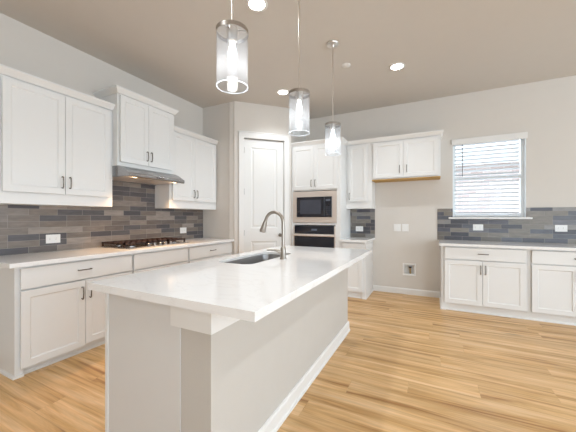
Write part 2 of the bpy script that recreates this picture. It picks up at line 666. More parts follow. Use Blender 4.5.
# casing
bm = boxes((0.066, 0.150, -0.018, 0.0, 0.0, 2.575), (0.846, 0.930, -0.018, 0.0, 0.0, 2.575), (0.066, 0.930, -0.018, 0.0, 2.575, 2.66),
           (0.056, 0.940, -0.026, 0.0, 2.66, 2.675), (0.066, 0.080, -0.024, 0.0, 0.0, 2.66), (0.916, 0.930, -0.024, 0.0, 0.0, 2.66),
           (0.150, 0.156, 0.0, 0.09, 0, 2.57), (0.840, 0.846, 0.0, 0.09, 0, 2.57), (0.150, 0.846, 0.0, 0.09, 2.568, 2.575))
o = struct('trim_1', bm, M['trim'])
o.location = (PX, PY, 0)
o.rotation_euler = (0, 0, R(45))

# baseboards
BBP = [(0, 0), (-0.016, 0), (-0.016, 0.075), (-0.010, 0.092), (0, 0.095)]
bm = bmesh.new()
prism(bm, [(YB + p, q) for p, q in BBP], -0.925, 0.100, 'x')
struct('baseboard_back', bm, M['trim'])
bm = bmesh.new()
prism(bm, [(YB + p, q) for p, q in BBP], 2.05, XR, 'x')
struct('baseboard_right', bm, M['trim'])
bm = bmesh.new()
prism(bm, [(XL - p, q) for p, q in BBP], YR, 1.0, 'y')
struct('baseboard_left', bm, M['trim'])

# window
w1 = bpy.data.objects.new('window_1', None)
COL.objects.link(w1)
w1.location = (WX0, YB, WZ0)
w1['kind'] = 'structure'
ww, wh = WX1 - WX0, WZ1 - WZ0
bm = boxes((0, 0.045, 0.068, 0.12, 0, wh), (ww - .045, ww, 0.068, 0.12, 0, wh), (0.045, ww - .045, 0.068, 0.12, wh - .045, wh),
           (0.045, ww - .045, 0.068, 0.12, 0, 0.05), (0.045, ww - .045, 0.066, 0.118, 0.565, 0.615))
obj('window_frame', bm, M['vinyl'], w1)
obj('window_pane', boxes((0.046, ww - .046, 0.100, 0.104, 0.051, 0.564)), M['pane'], w1)
obj('window_pane', boxes((0.046, ww - .046, 0.094, 0.098, 0.616, wh - .046)), M['pane'], w1)
obj('window_jamb', boxes((0, 0.006, 0, 0.068, 0, wh), (ww - .006, ww, 0, 0.068, 0, wh), (0.006, ww - .006, 0, 0.068, wh - .006, wh)), M['vinyl'], w1)
struct('trim_2', bbox_b(0.215, 1.228, YB - .055, YB + .067, 1.243, 1.271, r=0.004), M['trim'])   # window stool


# ------------------------------------------------------------------ outside: the house next door
nh = thing('neighbouring_house', 'pale brick house next door seen through the window blind', 'house', (-3, 9.2, -0.3))
obj('brick_wall', boxes((0, 12, 0, 0.3, 0, 3.05)), M['brick'], nh)
bm = bmesh.new()
prism(bm, [(-0.35, 3.0), (-0.35, 3.12), (4.5, 4.4), (4.5, 4.25)], -0.3, 12.3, 'x')
obj('roof', bm, M['roof'], nh)
obj('fascia', boxes((-0.3, 12.3, -0.38, -0.352, 2.93, 3.14)), M['vinyl'], nh)
struct('ground', boxes((-12, 16, YB + .16, 24, -0.4, -0.3)), M['ground'])


# ------------------------------------------------------------------ cabinets
def shaker(x0, x1, z0, z1, yf=-0.02, th=0.019, rail=0.057):
    """shaker door leaf: flat frame, sloped inner lip, sunk panel; front at y=yf"""
    bm = bmesh.new()
    yb = yf + th
    c = 0.002

    def ring(off, y):
        return [bm.verts.new(q) for q in ((x0 + off, y, z0 + off), (x1 - off, y, z0 + off), (x1 - off, y, z1 - off), (x0 + off, y, z1 - off))]
    rs = [ring(0, yb), ring(0, yf + c), ring(c, yf), ring(rail, yf), ring(rail + .004, yf + .005), ring(rail + .010, yf + .008)]
    bm.faces.new(list(reversed(rs[0])))
    for a, b in zip(rs[:-1], rs[1:]):
        for k in range(4):
            bm.faces.new((a[k], a[(k + 1) % 4], b[(k + 1) % 4], b[k]))
    bm.faces.new(rs[-1])
    return bm


def slab(x0, x1, z0, z1, yf=-0.02, th=0.019):
    return bbox_b(x0, x1, yf, yf + th, z0, z1, r=0.003)


def pull(x, z, vertical, L=0.112, yf=-0.02):
    bm = bmesh.new()
    h = L / 2
    st = 0.028
    if vertical:
        pts = [(x, yf, z - h + .004), (x, yf - st * .7, z - h), (x, yf - st, z - h + .010), (x, yf - st - .003, z), (x, yf - st, z + h - .010), (x, yf - st * .7, z + h), (x, yf, z + h - .004)]
    else:
        pts = [(x - h + .004, yf, z), (x - h, yf - st * .7, z), (x - h + .010, yf - st, z), (x, yf - st - .003, z), (x + h - .010, yf - st, z), (x + h, yf - st * .7, z), (x + h - .004, yf, z)]
    tube(bm, pts, 0.0052, 8)
    return bm


CROWN = [(0.0, 0.0), (0.008, 0.0), (0.011, 0.010), (0.017, 0.018), (0.031, 0.040), (0.038, 0.047), (0.040, 0.050), (0.040, 0.065), (0.0, 0.065)]


def crown(wd, dl, dr, left, right, zt):
    bm = bmesh.new()
    rings = []
    for o, z in CROWN:
        l, r_ = (-o if left else 0), (wd + o if right else wd)
        pts = [(l, dl), (l, -o), (r_, -o), (r_, dr)]
        rings.append([bm.verts.new((x, y, zt + z)) for x, y in pts])
    n = len(rings)
    for i in range(n):
        a, b = rings[i], rings[(i + 1) % n]
        for k in range(3):
            bm.faces.new((a[k], a[k + 1], b[k + 1], b[k]))
    bm.faces.new([r_[0] for r_ in rings])
    bm.faces.new([r_[3] for r_ in reversed(rings)])
    return bm


def front(kind, root, x0, x1, z0, z1, hx=None, hz=None, vert=True):
    if kind == 'door':
        d = obj('door', shaker(x0, x1, z0, z1), M['cab'], root)
    else:
        d = obj('drawer', slab(x0, x1, z0, z1), M['cab'], root)
    if hx is not None:
        obj('handle', pull(hx, hz, vert), M['pull'], d, True)
    return d


def upper(label, loc, rz, wd, depth, h, doors, crown_args, group, bottom='cab', name='wall_cabinet'):
    """loc = lower left front corner of the carcass; doors: (x0,x1,z0,z1,handle x, handle z)"""
    t = thing(name, label, 'cabinet', loc, rz, group)
    obj('carcass', boxes((0, wd, 0.010, depth, 0, h)), M['cab'], t)
    if bottom == 'raw':
        obj('underside', boxes((0.0, wd, -0.018, depth, -0.012, -0.0005)), M['raw'], t)
    for d in doors:
        front('door', t, *d)
    obj('crown_moulding', crown(wd, *crown_args, h), M['trim'], t)
    return t


def base(label, loc, rz, wd, depth, drawers, doors, group, left_end=False, right_end=False, toe=0.075, name='base_cabinet', recess=0.035, topz=0.878, shell=False):
    t = thing(name, label, 'cabinet', loc, rz, group)
    e = 0.055
    bs = [(0, wd, 0.010, depth, 0.10, topz)]
    if left_end:
        bs.append((0, e, 0.010, depth, 0.0, 0.10))
    if right_end:
        bs.append((wd - e, wd, 0.010, depth, 0.0, 0.10))
    obj('carcass', boxes(*bs), M['cab'], t)
    a, b = (e if left_end else 0), (wd - e if right_end else wd)
    bm = bmesh.new()
    prism(bm, [(recess + .03, 0.0), (recess + .03, 0.099), (recess, 0.099), (recess, 0.022), (recess - .012, 0.012), (recess - .014, 0.0)], a, b, 'x')
    obj('toe_kick', bm, M['trim'], t)
    bm = bmesh.new()
    q = [(0, 0.0), (0, 0.022), (-0.010, 0.014), (-0.014, 0.0)]
    if left_end:
        prism(bm, q, 0, depth, 'y')
        box(bm, -0.013, e, -0.003, 0.0095, 0, 0.018)
    if right_end:
        prism(bm, [(wd - p_, z_) for p_, z_ in q], 0, depth, 'y')
        box(bm, wd - e, wd + .013, -0.003, 0.0095, 0, 0.018)
    if left_end or right_end:
        obj('shoe_moulding', bm, M['trim'], t)
    else:
        bm.free()
    for d in drawers:
        front('drawer', t, *d, False) if len(d) > 4 else front('drawer', t, *d)
    for d in doors:
        front('door', t, *d)
    return t


GU, GB = 'white wall cabinets', 'white base cabinets'
# ---- left wall uppers (local x = world y)
L90 = R(90)
XU = -3.24
upper('white two-door wall cabinet left of the range hood, nearest the camera', (XU, 1.02, 1.388), L90, 0.989, 0.309, 1.090,
      [(0.048, 0.508, 0.105, 1.070, 0.480, 0.220), (0.512, 0.950, 0.105, 1.070, 0.545, 0.220)], (0.309, 0.309, True, False), GU)
upper('tallest white wall cabinet, directly above the steel range hood', (-3.15, 2.010, 1.852), L90, 0.788, 0.399, 0.814,
      [(0.020, 0.375, 0.045, 0.795, 0.350, 0.160), (0.379, 0.745, 0.045, 0.795, 0.406, 0.160)], (0.399, 0.399, True, True), GU)
upper('white two-door wall cabinet between the range hood and the pantry corner', (XU, 2.800, 1.395), L90, 0.958, 0.309, 1.083,
      [(0.035, 0.447, 0.115, 1.065, 0.420, 0.220), (0.451, 0.915, 0.115, 1.065, 0.480, 0.220)], (0.309, 0.309, False, False), GU)
# ---- left wall bases
XB = -2.92
base('white base cabinet left of the cooktop, one wide drawer over two doors', (XB, 1.042, 0), L90, 0.978, 0.629,
     [(0.030, 0.966, 0.695, 0.862, 0.490, 0.785)], [(0.030, 0.500, 0.068, 0.683, 0.468, 0.570), (0.504, 0.966, 0.085, 0.683, 0.536, 0.570)], GB, left_end=True)
base('white base cabinet under the cooktop with a plain drawer front', (XB, 2.021, 0), L90, 0.794, 0.629,
     [(0.012, 0.786, 0.695, 0.862)], [(0.012, 0.397, 0.085, 0.683, 0.365, 0.570), (0.401, 0.786, 0.085, 0.683, 0.433, 0.570)], GB)
base('white base cabinet between the cooktop and the pantry corner', (XB, 2.816, 0), L90, 0.926, 0.629,
     [(0.012, 0.914, 0.695, 0.862, 0.463, 0.785)], [(0.012, 0.461, 0.085, 0.683, 0.430, 0.570), (0.465, 0.914, 0.085, 0.683, 0.497, 0.570)], GB)


def slab_top(name, label, b, ov=0.0):
    o = obj(name, bbox_b(*b, r=0.002), M['quartz'])
    return tag(o, label, 'countertop')


CT = 0.914
slab_top('countertop', 'white quartz countertop holding the gas cooktop along the left wall', (XL + .001, -2.87, 0.992, 3.757, 0.879, CT))
# backsplash, left
o = obj('tile_backsplash', boxes((XL + .0005, XL + .010, 0.992, 1.990, CT + .001, 1.386), (XL + .0005, XL + .010, 1.990, 2.798, CT + .001, 1.850),
                                 (XL + .0005, XL + .010, 2.798, 3.757, CT + .001, 1.393)), M['tile_left'])
tag(o, 'grey and taupe tile backsplash behind the cooktop on the left wall', 'backsplash')

# ---- range hood
hd = thing('range_hood', 'curved stainless steel range hood with warm lights over the cooktop', 'range hood', (-3.15, 2.010, 1.718))
bm = bmesh.new()
prof = [(-0.388, 0.0), (-0.388, 0.132), (0.012, 0.132)]
for k in range(9):
    a = k / 8
    prof.append((0.012 + 0.173 * a, 0.132 - 0.090 * a ** 1.25))
prof += [(0.190, 0.035), (0.190, 0.012), (0.182, 0.0), (0.165, 0.0), (0.165, 0.012), (-0.365, 0.012), (-0.365, 0.0)]
prism(bm, prof, 0, 0.786, 'y')
obj('shell', bm, M['steel'], hd, True)
obj('filter_panel', boxes((-0.355, 0.100, 0.03, 0.395, 0.006, 0.011), (-0.355, 0.100, 0.409, 0.756, 0.006, 0.011)), M['steel_x'], hd)
for y in (0.12, 0.68):
    bm = bmesh.new()
    lathe(bm, [(0.022, 0.004), (0.022, 0.0115)], 0.13, y, 0, 20)
    obj('hood_lamp', bm, M['hoodled'], hd, True)
bm = bmesh.new()
for k in range(4):
    tube(bm, [(0.188, 0.36 + k * .028, 0.023), (0.194, 0.36 + k * .028, 0.023)], 0.007, 10)
obj('button', bm, M['black'], hd)
for y in (0.12, 0.68):
    d = bpy.data.lights.new('hood_light', 'SPOT')
    d.energy = 32
    d.color = (1.0, 0.62, 0.32)
    d.spot_size = R(128)
    d.spot_blend = 1.0
    d.shadow_soft_size = 0.03
    lo = bpy.data.objects.new('hood_light', d)
    lo.location = (-3.15 + .06, 2.010 + y, 1.708)
    lo.rotation_euler = (0, R(-14), 0)
    COL.objects.link(lo)

# ---- gas cooktop
ck = thing('gas_cooktop', 'gas cooktop with black iron grates and a steel tray set on the left countertop', 'cooktop', (-3.255, 2.480, CT + .001))
bm = bmesh.new()
box(bm, -0.255, 0.255, -0.455, 0.455, 0, 0.012)
bevel(bm, 0.005)
obj('tray', bm, M['steel'], ck)
burn = [(-0.12, -0.31, .040), (0.10, -0.31, .050), (-0.02, 0.0, .062), (-0.12, 0.31, .050), (0.10, 0.31, .040)]
for x, y, r_ in burn:
    bm = bmesh.new()
    lathe(bm, [(r_ + .012, 0.0122), (r_ + .012, 0.020), (r_, 0.026)], x, y, 0, 24)
    b = obj('burner', bm, M['steel'], ck, True)
    bm = bmesh.new()
    lathe(bm, [(r_ - .006, 0.0265), (r_ - .004, 0.034), (r_ - .012, 0.038)], x, y, 0, 24)
    obj('burner_cap', bm, M['black'], b, True)
for y0, y1 in ((-0.445, -0.155), (-0.148, 0.148), (0.155, 0.445)):
    bm = bmesh.new()
    x0, x1 = -0.24, 0.175
    t_ = 0.009
    zt0, zt1 = 0.044, 0.062
    for y in (y0 + t_, y1 - t_):
        box(bm, x0, x1, y - t_, y + t_, zt0, zt1)
    for x in (x0 + t_, x1 - t_, (x0 + x1) / 2):
        box(bm, x - t_, x + t_, y0, y1, zt0, zt1)
    for fr_ in (0.25, 0.5, 0.75):
        ym = y0 + (y1 - y0) * fr_
        box(bm, x0, x1, ym - t_ * .8, ym + t_ * .8, zt0, zt1)
    for fr_ in (0.25, 0.75):
        xm = x0 + (x1 - x0) * fr_
        box(bm, xm - t_ * .8, xm + t_ * .8, y0, y1, zt0, zt1)
    for x in (x0 + t_, x1 - t_):
        for y in (y0 + t_, y1 - t_):
            box(bm, x - .008, x + .008, y - .008, y + .008, 0.0122, zt0)
    obj('grate', bm, M['black'], ck)
for k in range(5):
    bm = bmesh.new()
    lathe(bm, [(0.022, 0.0122), (0.020, 0.016), (0.017, 0.040), (0.014, 0.043)], 0.215, -0.16 + 0.08 * k, 0, 20)
    obj('knob', bm, M['steel'], ck, True)

# ---- back wall: oven tower
YF = 4.49
TX0, TX1 = -2.188, -1.322
TW = TX1 - TX0
tw = thing('oven_tower', 'tall white cabinet tower holding the microwave and the wall oven', 'cabinet', (TX0, YF, 0))
TD = YB - YF - .002
bm = boxes((0, TW, 0, TD, 0.10, 0.395), (0, TW, 0, TD, 1.137, 1.172), (0, TW, 0, TD, 1.716, 2.485),
           (0, 0.020, 0, TD, 0.395, 1.137), (TW - .02, TW, 0, TD, 0.395, 1.137), (0, 0.02, 0, TD, 1.172, 1.716), (TW - .02, TW, 0, TD, 1.172, 1.716), (TW - .062, TW - .02, 0, 0.02, 1.172, 1.716), (0.02, 0.03, 0, 0.02, 1.172, 1.716),
           (0.02, 0.052, 0, 0.02, 0.395, 1.137), (TW - .085, TW - .02, 0, 0.02, 0.395, 1.137),
           (0, TW, TD - .012, TD, 0.395, 1.716), (0, TW, 0.06, 0.08, 0, 0.10), (TW - .02, TW, 0, TD, 0, 0.10))
obj('carcass', bm, M['cab'], tw)
front('door', tw, 0.018, 0.411, 1.735, 2.462, 0.372, 1.835)
front('door', tw, 0.415, 0.812, 1.735, 2.462, 0.440, 1.835)
front('drawer', tw, 0.018, 0.812, 0.12, 0.375, 0.415, 0.25, False)
obj('crown_moulding', crown(TW, 0.60, 0.265, False, True, 2.485), M['trim'], tw)

# microwave with trim kit (local x from tower left)
mw = thing('microwave', 'built-in microwave with a steel trim frame above the wall oven', 'microwave', (TX0, YF, 1.174))
bm = boxes((0.018, 0.100, -0.012, -0.001, 0.004, 0.530), (0.725, 0.803, -0.012, -0.001, 0.004, 0.530), (0.100, 0.725, -0.012, -0.001, 0.004, 0.095), (0.100, 0.725, -0.012, -0.001, 0.435, 0.530))
obj('trim_frame', bm, M['steel_x'], mw)
obj('casing', boxes((0.09, 0.75, 0.0, 0.45, 0.06, 0.45)), M['dark'], mw)
md = obj('door', bbox_b(0.102, 0.600, -0.030, -0.004, 0.098, 0.432, r=0.003), M['black_glass'], mw)
obj('door_window', bbox_b(0.165, 0.540, -0.0315, -0.0301, 0.150, 0.385, r=0.0005, seg=1), M['screen'], md)
mp_ = obj('control_panel', bbox_b(0.604, 0.723, -0.028, -0.004, 0.098, 0.432, r=0.003), M['black_glass'], mw)
bm = bmesh.new()
for r_ in range(5):
    for c_ in range(3):
        box(bm, 0.626 + c_ * .028, 0.644 + c_ * .028, -0.0292, -0.0281, 0.125 + r_ * .032, 0.143 + r_ * .032)
obj('button', bm, M['screen'], mp_)
obj('clock_display', boxes((0.625, 0.700, -0.0292, -0.0281, 0.36, 0.39)), M['display'], mp_)

ov = thing('wall_oven', 'black glass wall oven with a steel bar handle under the microwave', 'oven', (TX0, YF, 0.40))
obj('casing', boxes((0.056, 0.776, 0.021, 0.55, 0.01, 0.72)), M['dark'], ov)
oc = obj('control_panel', bbox_b(0.058, 0.764, -0.024, 0.018, 0.592, 0.722, r=0.003), M['black_glass'], ov)
bm = boxes((0.37, 0.47, -0.0252, -0.0241, 0.645, 0.675))
obj('clock_display', bm, M['display'], oc)
obj('door', bbox_b(0.058, 0.764, -0.034, 0.018, 0.008, 0.545, r=0.004), M['black_glass'], ov)
obj('door_rail', bbox_b(0.058, 0.764, -0.036, 0.018, 0.548, 0.588, r=0.004), M['steel_x'], ov)
bm = bmesh.new()
tube(bm, [(0.050, -0.072, 0.566), (0.775, -0.072, 0.566)], 0.012, 14)
for x in (0.10, 0.72):
    tube(bm, [(x, -0.072, 0.566), (x, -0.034, 0.566)], 0.009, 10)
obj('handle', bm, M['steel_x'], ov, True)
obj('side_trim', boxes((0.765, 0.782, -0.020, -0.001, 0.008, 0.722)), M['steel_x'], ov)
obj('side_trim', boxes((0.040, 0.057, -0.020, -0.001, 0.008, 0.722)), M['steel_x'], ov)

# ---- back wall: narrow unit, fridge bridge cabinet
YU = 4.80
upper('narrow single-door white wall cabinet right of the oven tower', (-1.321, YU, 1.412), 0, 0.430, 0.309, 1.073,
      [(0.045, 0.355, 0.115, 1.050, 0.068, 0.205)], (0.309, 0.309, False, False), GU)
upper('short white wall cabinet with raw wood underside over the empty fridge space', (-0.890, YU, 1.875), 0, 0.990, 0.309, 0.610,
      [(0.020, 0.478, 0.018, 0.588, 0.425, 0.145), (0.482, 0.960, 0.018, 0.588, 0.530, 0.145)], (0.309, 0.309, False, True), GU, bottom='raw')
base('narrow white base cabinet between the oven tower and the fridge space', (-1.321, YF, 0), 0, 0.391, 0.619,
     [(0.035, 0.345, 0.700, 0.862)], [(0.035, 0.345, 0.105, 0.690)], GB, right_end=True)
slab_top('countertop', 'small white quartz countertop beside the oven tower', (-1.321, -0.905, 4.44, YB - .001, 0.879, CT))
o = obj('tile_backsplash', boxes((-1.321, -0.895, YB - .010, YB - .0005, CT + .001, 1.411)), M['tile_back'])
tag(o, 'small square of grey tile backsplash beside the oven tower', 'backsplash')

# ---- back wall right: bases under the window
base('white base cabinet under the window, wide drawer over two doors', (0.105, YF, 0), 0, 0.936, 0.619,
     [(0.036, 0.918, 0.705, 0.864, 0.475, 0.787)], [(0.036, 0.468, 0.110, 0.695, 0.448, 0.582), (0.472, 0.918, 0.110, 0.695, 0.502, 0.582)], GB, left_end=True)
base('white base cabinet right of the window, cut by the right edge of the photo', (1.042, YF, 0), 0, 0.930, 0.619,
     [(0.037, 0.900, 0.705, 0.864, 0.478, 0.787)], [(0.037, 0.466, 0.110, 0.695, 0.446, 0.582), (0.470, 0.900, 0.110, 0.695, 0.490, 0.582)], GB, right_end=True)
slab_top('countertop', 'long white quartz countertop under the window', (0.075, 2.00, 4.44, YB - .001, 0.879, CT))
bm = bmesh.new()
grid_wall(bm, [0.062, 0.214, 1.229, 2.00], [CT + .001, 1.242, 1.271, 1.402], [(0.214, 1.229, 1.242, 1.5)], lambda b, a, c, d, e: box(b, a, c, YB - .010, YB - .0005, d, e))
for a, c in ((0.214, WX0), (WX1, 1.229)):
    box(bm, a, c, YB - .010, YB - .0005, 1.272, 1.402)
o = obj('tile_backsplash', bm, M['tile_back'])
tag(o, 'grey and brown tile backsplash around the bottom of the window', 'backsplash')

# ---- window blind
bl = thing('window_blind', 'white horizontal slat blind hanging in the window', 'blind', (WX0, YB, WZ0))
obj('valance', bbox_b(-0.012, ww + .012, -0.030, -0.003, wh - .075, wh + .012, r=0.004), M['trim'], bl)
obj('head_rail', boxes((0.030, ww - .062, 0.012, 0.064, wh - .055, wh - .008)), M['slat'], bl)
bm = bmesh.new()
ns = 19
tl = R(-20)
for k in range(ns):
    z = 0.065 + k * (wh - .14) / (ns - 1)
    pr = []
    for (p_, q_) in ((-0.026, -0.0014), (0.0, 0.0022), (0.026, -0.0014), (0.026, 0.0014), (0.0, 0.0050), (-0.026, 0.0014)):
        pr.append((0.040 + p_ * math.cos(tl) - q_ * math.sin(tl), z + p_ * math.sin(tl) + q_ * math.cos(tl)))
    prism(bm, pr, 0.036, ww - .068, 'x')
obj('slats', bm, M['slat'], bl)
obj('bottom_rail', bbox_b(0.036, ww - .068, 0.016, 0.064, 0.008, 0.030, r=0.003), M['slat'], bl)
for x in (0.12, ww / 2, ww - .12):
    bm = bmesh.new()
    tube(bm, [(x, 0.012, 0.03), (x, 0.012, wh - .05)], 0.0012, 6)
    tube(bm, [(x, 0.068, 0.03), (x, 0.068, wh - .05)], 0.0012, 6)
    obj('ladder_cord', bm, M['slat'], bl)
bm = bmesh.new()
tube(bm, [(0.13, 0.004, 0.62), (0.13, 0.004, wh - .06)], 0.0045, 8)
obj('tilt_wand', bm, M['dark'], bl)


# ------------------------------------------------------------------ wall plates
def outlet(label, loc, rz, wd=0.128, h=0.090):
    t = thing('power_outlet', label, 'outlet', loc, rz, 'white power outlets on the tiles')
    obj('cover_plate', bbox_b(-wd / 2, wd / 2, -0.007, -0.0005, -h / 2, h / 2, r=0.0025), M['plastic'], t)
    for s in (-1, 1):
        k = obj('socket', bbox_b(s * .027 - .017, s * .027 + .017, -0.0095, -0.0071, -0.019, 0.019, r=0.001, seg=1), M['plastic'], t)
        obj('slot', boxes((s * .027 - .008, s * .027 - .001, -0.0100, -0.0096, -0.008, -0.0055), (s * .027 - .008, s * .027 - .001, -0.0100, -0.0096, 0.0055, 0.008)), M['dark'], k)
    return t


outlet('white power outlet on the tiles left of the cooktop', (XL + .010, 1.568, 1.045), L90)
outlet('white power outlet on the tiles right of the cooktop, below the far wall cabinet', (XL + .010, 3.315, 1.060), L90)
outlet('white power outlet on the small tile square beside the oven tower', (-1.160, YB - .010, 1.064), 0)
outlet('white power outlet on the tiles below the window', (0.600, YB - .010, 1.117), 0)
outlet('white power outlet on the tiles right of the window', (1.537, YB - .010, 1.120), 0)


def switch_plate(label, x, wd, n):
    t = thing('wall_plate', label, 'wall plate', (x, YB, 1.094), 0, 'white wall plates above the fridge space baseboard')
    obj('cover_plate', bbox_b(-wd / 2, wd / 2, -0.007, -0.0005, -0.060, 0.060, r=0.0025), M['plastic'], t)
    for k in range(n):
        cx = (k - (n - 1) / 2) * 0.046
        obj('rocker', bbox_b(cx - .016, cx + .016, -0.0105, -0.0071, -0.033, 0.033, r=0.0015, seg=1), M['plastic'], t)


switch_plate('white double wall plate, left of the pair on the beige wall', -0.533, 0.112, 2)
switch_plate('white wall plate, right of the pair on the beige wall', -0.408, 0.100, 1)

wb = thing('water_outlet_box', 'white recessed water valve box low on the wall in the fridge space', 'water box', (-0.348, YB, 0.41))
obj('frame', boxes((-0.100, -0.077, -0.008, -0.0005, -0.100, 0.100), (0.077, 0.100, -0.008, -0.0005, -0.100, 0.100), (-0.077, 0.077, -0.008, -0.0005, -0.100, -0.077), (-0.077, 0.077, -0.008, -0.0005, 0.077, 0.100)), M['plastic'], wb)
obj('recess', boxes((-0.078, -0.074, 0.0, 0.09, -0.078, 0.078), (0.074, 0.078, 0.0, 0.09, -0.078, 0.078), (-0.074, 0.074, 0.0, 0.09, -0.078, -0.074), (-0.074, 0.074, 0.0, 0.09, 0.074, 0.078), (-0.074, 0.074, 0.086, 0.09, -0.074, 0.074)), M['plastic'], wb)
bm = bmesh.new()
tube(bm, [(0.012, 0.045, -0.074), (0.012, 0.045, 0.02)], 0.013, 12)
tube(bm, [(0.012, 0.045, 0.0), (0.012, 0.012, 0.0)], 0.010, 12)
v = obj('valve', bm, M['brass'], wb, True)
bm = bmesh.new()
tube(bm, [(0.012, 0.045, 0.02), (0.012, 0.045, 0.042)], 0.024, 12)
obj('valve_handle', bm, M['red'], v, True)

# ------------------------------------------------------------------ island
IX0, IX1 = -1.59, -0.85      # base left, half wall outer face
IY0, IY1 = 0.95, 3.16
isl = thing('kitchen_island', 'white kitchen island base with a textured half wall on its seating side', 'island', (0, 0, 0))
HX = -1.028
bm = boxes((IX0 + .02, HX - .002, IY0, IY0 + .02, 0.0, 0.873), (IX0 + .02, HX - .002, IY1 - .02, IY1, 0.0, 0.873),
           (HX - .022, HX - .002, IY0 + .02, IY1 - .02, 0.0, 0.873), (IX0 + .02, HX - .022, IY0 + .02, IY1 - .02, 0.10, 0.12),
           (IX0 + .02, IX0 + .023, IY0 + .02, IY1 - .02, 0.10, 0.873), (IX0 + .09, IX0 + .11, IY0 + .02, IY1 - .02, 0.0, 0.10))
obj('cabinet_body', bm, M['panel'], isl)
obj('corner_stile', boxes((IX0 - .004, IX0 + .0195, IY0 - .004, IY0 + .045, 0.0, 0.873)), M['cab'], isl)
obj('end_batten', boxes((-1.062, HX - .001, IY0 - .004, IY0 - .0005, 0.0, 0.772)), M['panel'], isl)
obj('half_wall', boxes((HX, IX1, IY0, IY1, 0.0, 0.873)), M['half'], isl)
bm = boxes((-1.082, IX1 + .012, IY0 - .012, IY0 - .0005, 0.772, 0.873), (IX1 + .0005, IX1 + .012, IY0 - .0005, IY1 + .012, 0.772, 0.873))
obj('apron_trim', bm, M['trim'], isl)
bm = bmesh.new()
prism(bm, [(IX1 - p, q) for p, q in [(0, 0), (-0.024, 0), (-0.024, 0.018), (-0.016, 0.026), (-0.016, 0.088), (-0.010, 0.104), (-0.0005, 0.107), (-0.0005, 0)][1:]], IY0 - .016, IY1 + .016, 'y')
box(bm, HX, IX1 + .0005, IY0 - .016, IY0 - .0005, 0, 0.095)
box(bm, HX, IX1 + .0005, IY1 + .0005, IY1 + .016, 0, 0.095)
obj('baseboard', bm, M['trim'], isl)
nd = 4
span = (IY1 - .03) - (IY0 + .05)
for k in range(nd):
    a = IY0 + .05 + span * k / nd + .003
    b = IY0 + .05 + span * (k + 1) / nd - .003
    bm = shaker(-b, -a, 0.12, 0.862, yf=-0.019, th=0.018)
    dd = obj('door', bm, M['cab'], isl)
    dd.location = (IX0 + .02, 0, 0)
    dd.rotation_euler = (0, 0, R(-90))
    hx = (-b + .035) if k % 2 == 0 else (-a - .035)
    obj('handle', pull(hx, 0.78, True, yf=-0.019), M['pull'], dd, True)

ic = Vector(((IX0 + IX1) / 2, (IY0 + IY1) / 2, 0))
isl.location = ic
for ch in isl.children:
    ch.location = Vector(ch.location) - ic

# island countertop with sink cut-out
SX0, SX1, SY0, SY1 = -1.556, -1.225, 1.785, 2.545


def rrect(x0, x1, y0, y1, r_, n=8):
    pts = []
    for cx, cy, a0 in ((x1 - r_, y1 - r_, 0), (x0 + r_, y1 - r_, 90), (x0 + r_, y0 + r_, 180), (x1 - r_, y0 + r_, 270)):
        for k in range(n + 1):
            a = R(a0 + 90 * k / n)
            pts.append((cx + r_ * math.cos(a), cy + r_ * math.sin(a)))
    return pts


def plate_with_hole(outer, inner, z0, z1, ch):
    cu = bpy.data.curves.new('tmp', 'CURVE')
    cu.dimensions = '2D'
    cu.fill_mode = 'BOTH'
    for pts in (outer, inner):
        sp = cu.splines.new('POLY')
        sp.points.add(len(pts) - 1)
        for i, (x, y) in enumerate(pts):
            sp.points[i].co = (x, y, 0, 1)
        sp.use_cyclic_u = True
    cu.extrude = (z1 - z0) / 2 - ch
    cu.bevel_depth = ch
    cu.bevel_resolution = 1
    cu.offset = -ch
    o_ = bpy.data.objects.new('tmp', cu)
    COL.objects.link(o_)
    dg = bpy.context.evaluated_depsgraph_get()
    me = bpy.data.meshes.new_from_object(o_.evaluated_get(dg))
    bpy.data.objects.remove(o_)
    b_ = bmesh.new()
    b_.from_mesh(me)
    bmesh.ops.remove_doubles(b_, verts=b_.verts, dist=1e-5)
    for f_ in b_.faces:
        f_.smooth = False
    bmesh.ops.translate(b_, verts=b_.verts, vec=(0, 0, (z0 + z1) / 2))
    return b_


bm = plate_with_hole([(-1.690, 0.910), (-0.600, 0.910), (-0.600, 3.205), (-1.690, 3.205)], rrect(SX0, SX1, SY0, SY1, 0.07), 0.892, CT, 0.0008)
for b_ in ((-1.690, -0.600, 0.910, 0.950), (-1.690, -0.600, 3.165, 3.205), (-1.690, -1.650, 0.9501, 3.1649), (-0.640, -0.600, 0.9501, 3.1649)):
    box(bm, *b_, 0.8745, 0.8925)
o = obj('island_countertop', bm, M['quartz'])
tag(o, 'large white quartz top of the kitchen island with a sink cut-out', 'countertop')

# undermount sink
sk = thing('kitchen_sink', 'undermount stainless steel sink in the island countertop', 'sink', ((SX0 + SX1) / 2, (SY0 + SY1) / 2, 0.698))
bm = bmesh.new()
hx, hy = (SX1 - SX0) / 2, (SY1 - SY0) / 2
levels = [(0.009, 0.192, 0.075), (-0.004, 0.192, 0.072), (-0.006, 0.186, 0.07), (-0.012, 0.05, 0.065), (-0.022, 0.02, 0.06), (-0.05, 0.006, 0.05), (-0.12, 0.002, 0.03)]
rings = []
for off, z, rr in levels:
    rings.append([bm.verts.new((x, y, z)) for x, y in rrect(-hx - off, hx + off, -hy - off, hy + off, rr)])
for a, b in zip(rings[:-1], rings[1:]):
    n_ = len(a)
    for k in range(n_):
        bm.faces.new((a[k], a[(k + 1) % n_], b[(k + 1) % n_], b[k]))
bm.faces.new(rings[-1])
obj('bowl', bm, M['sink_steel'], sk, True)
bm = bmesh.new()
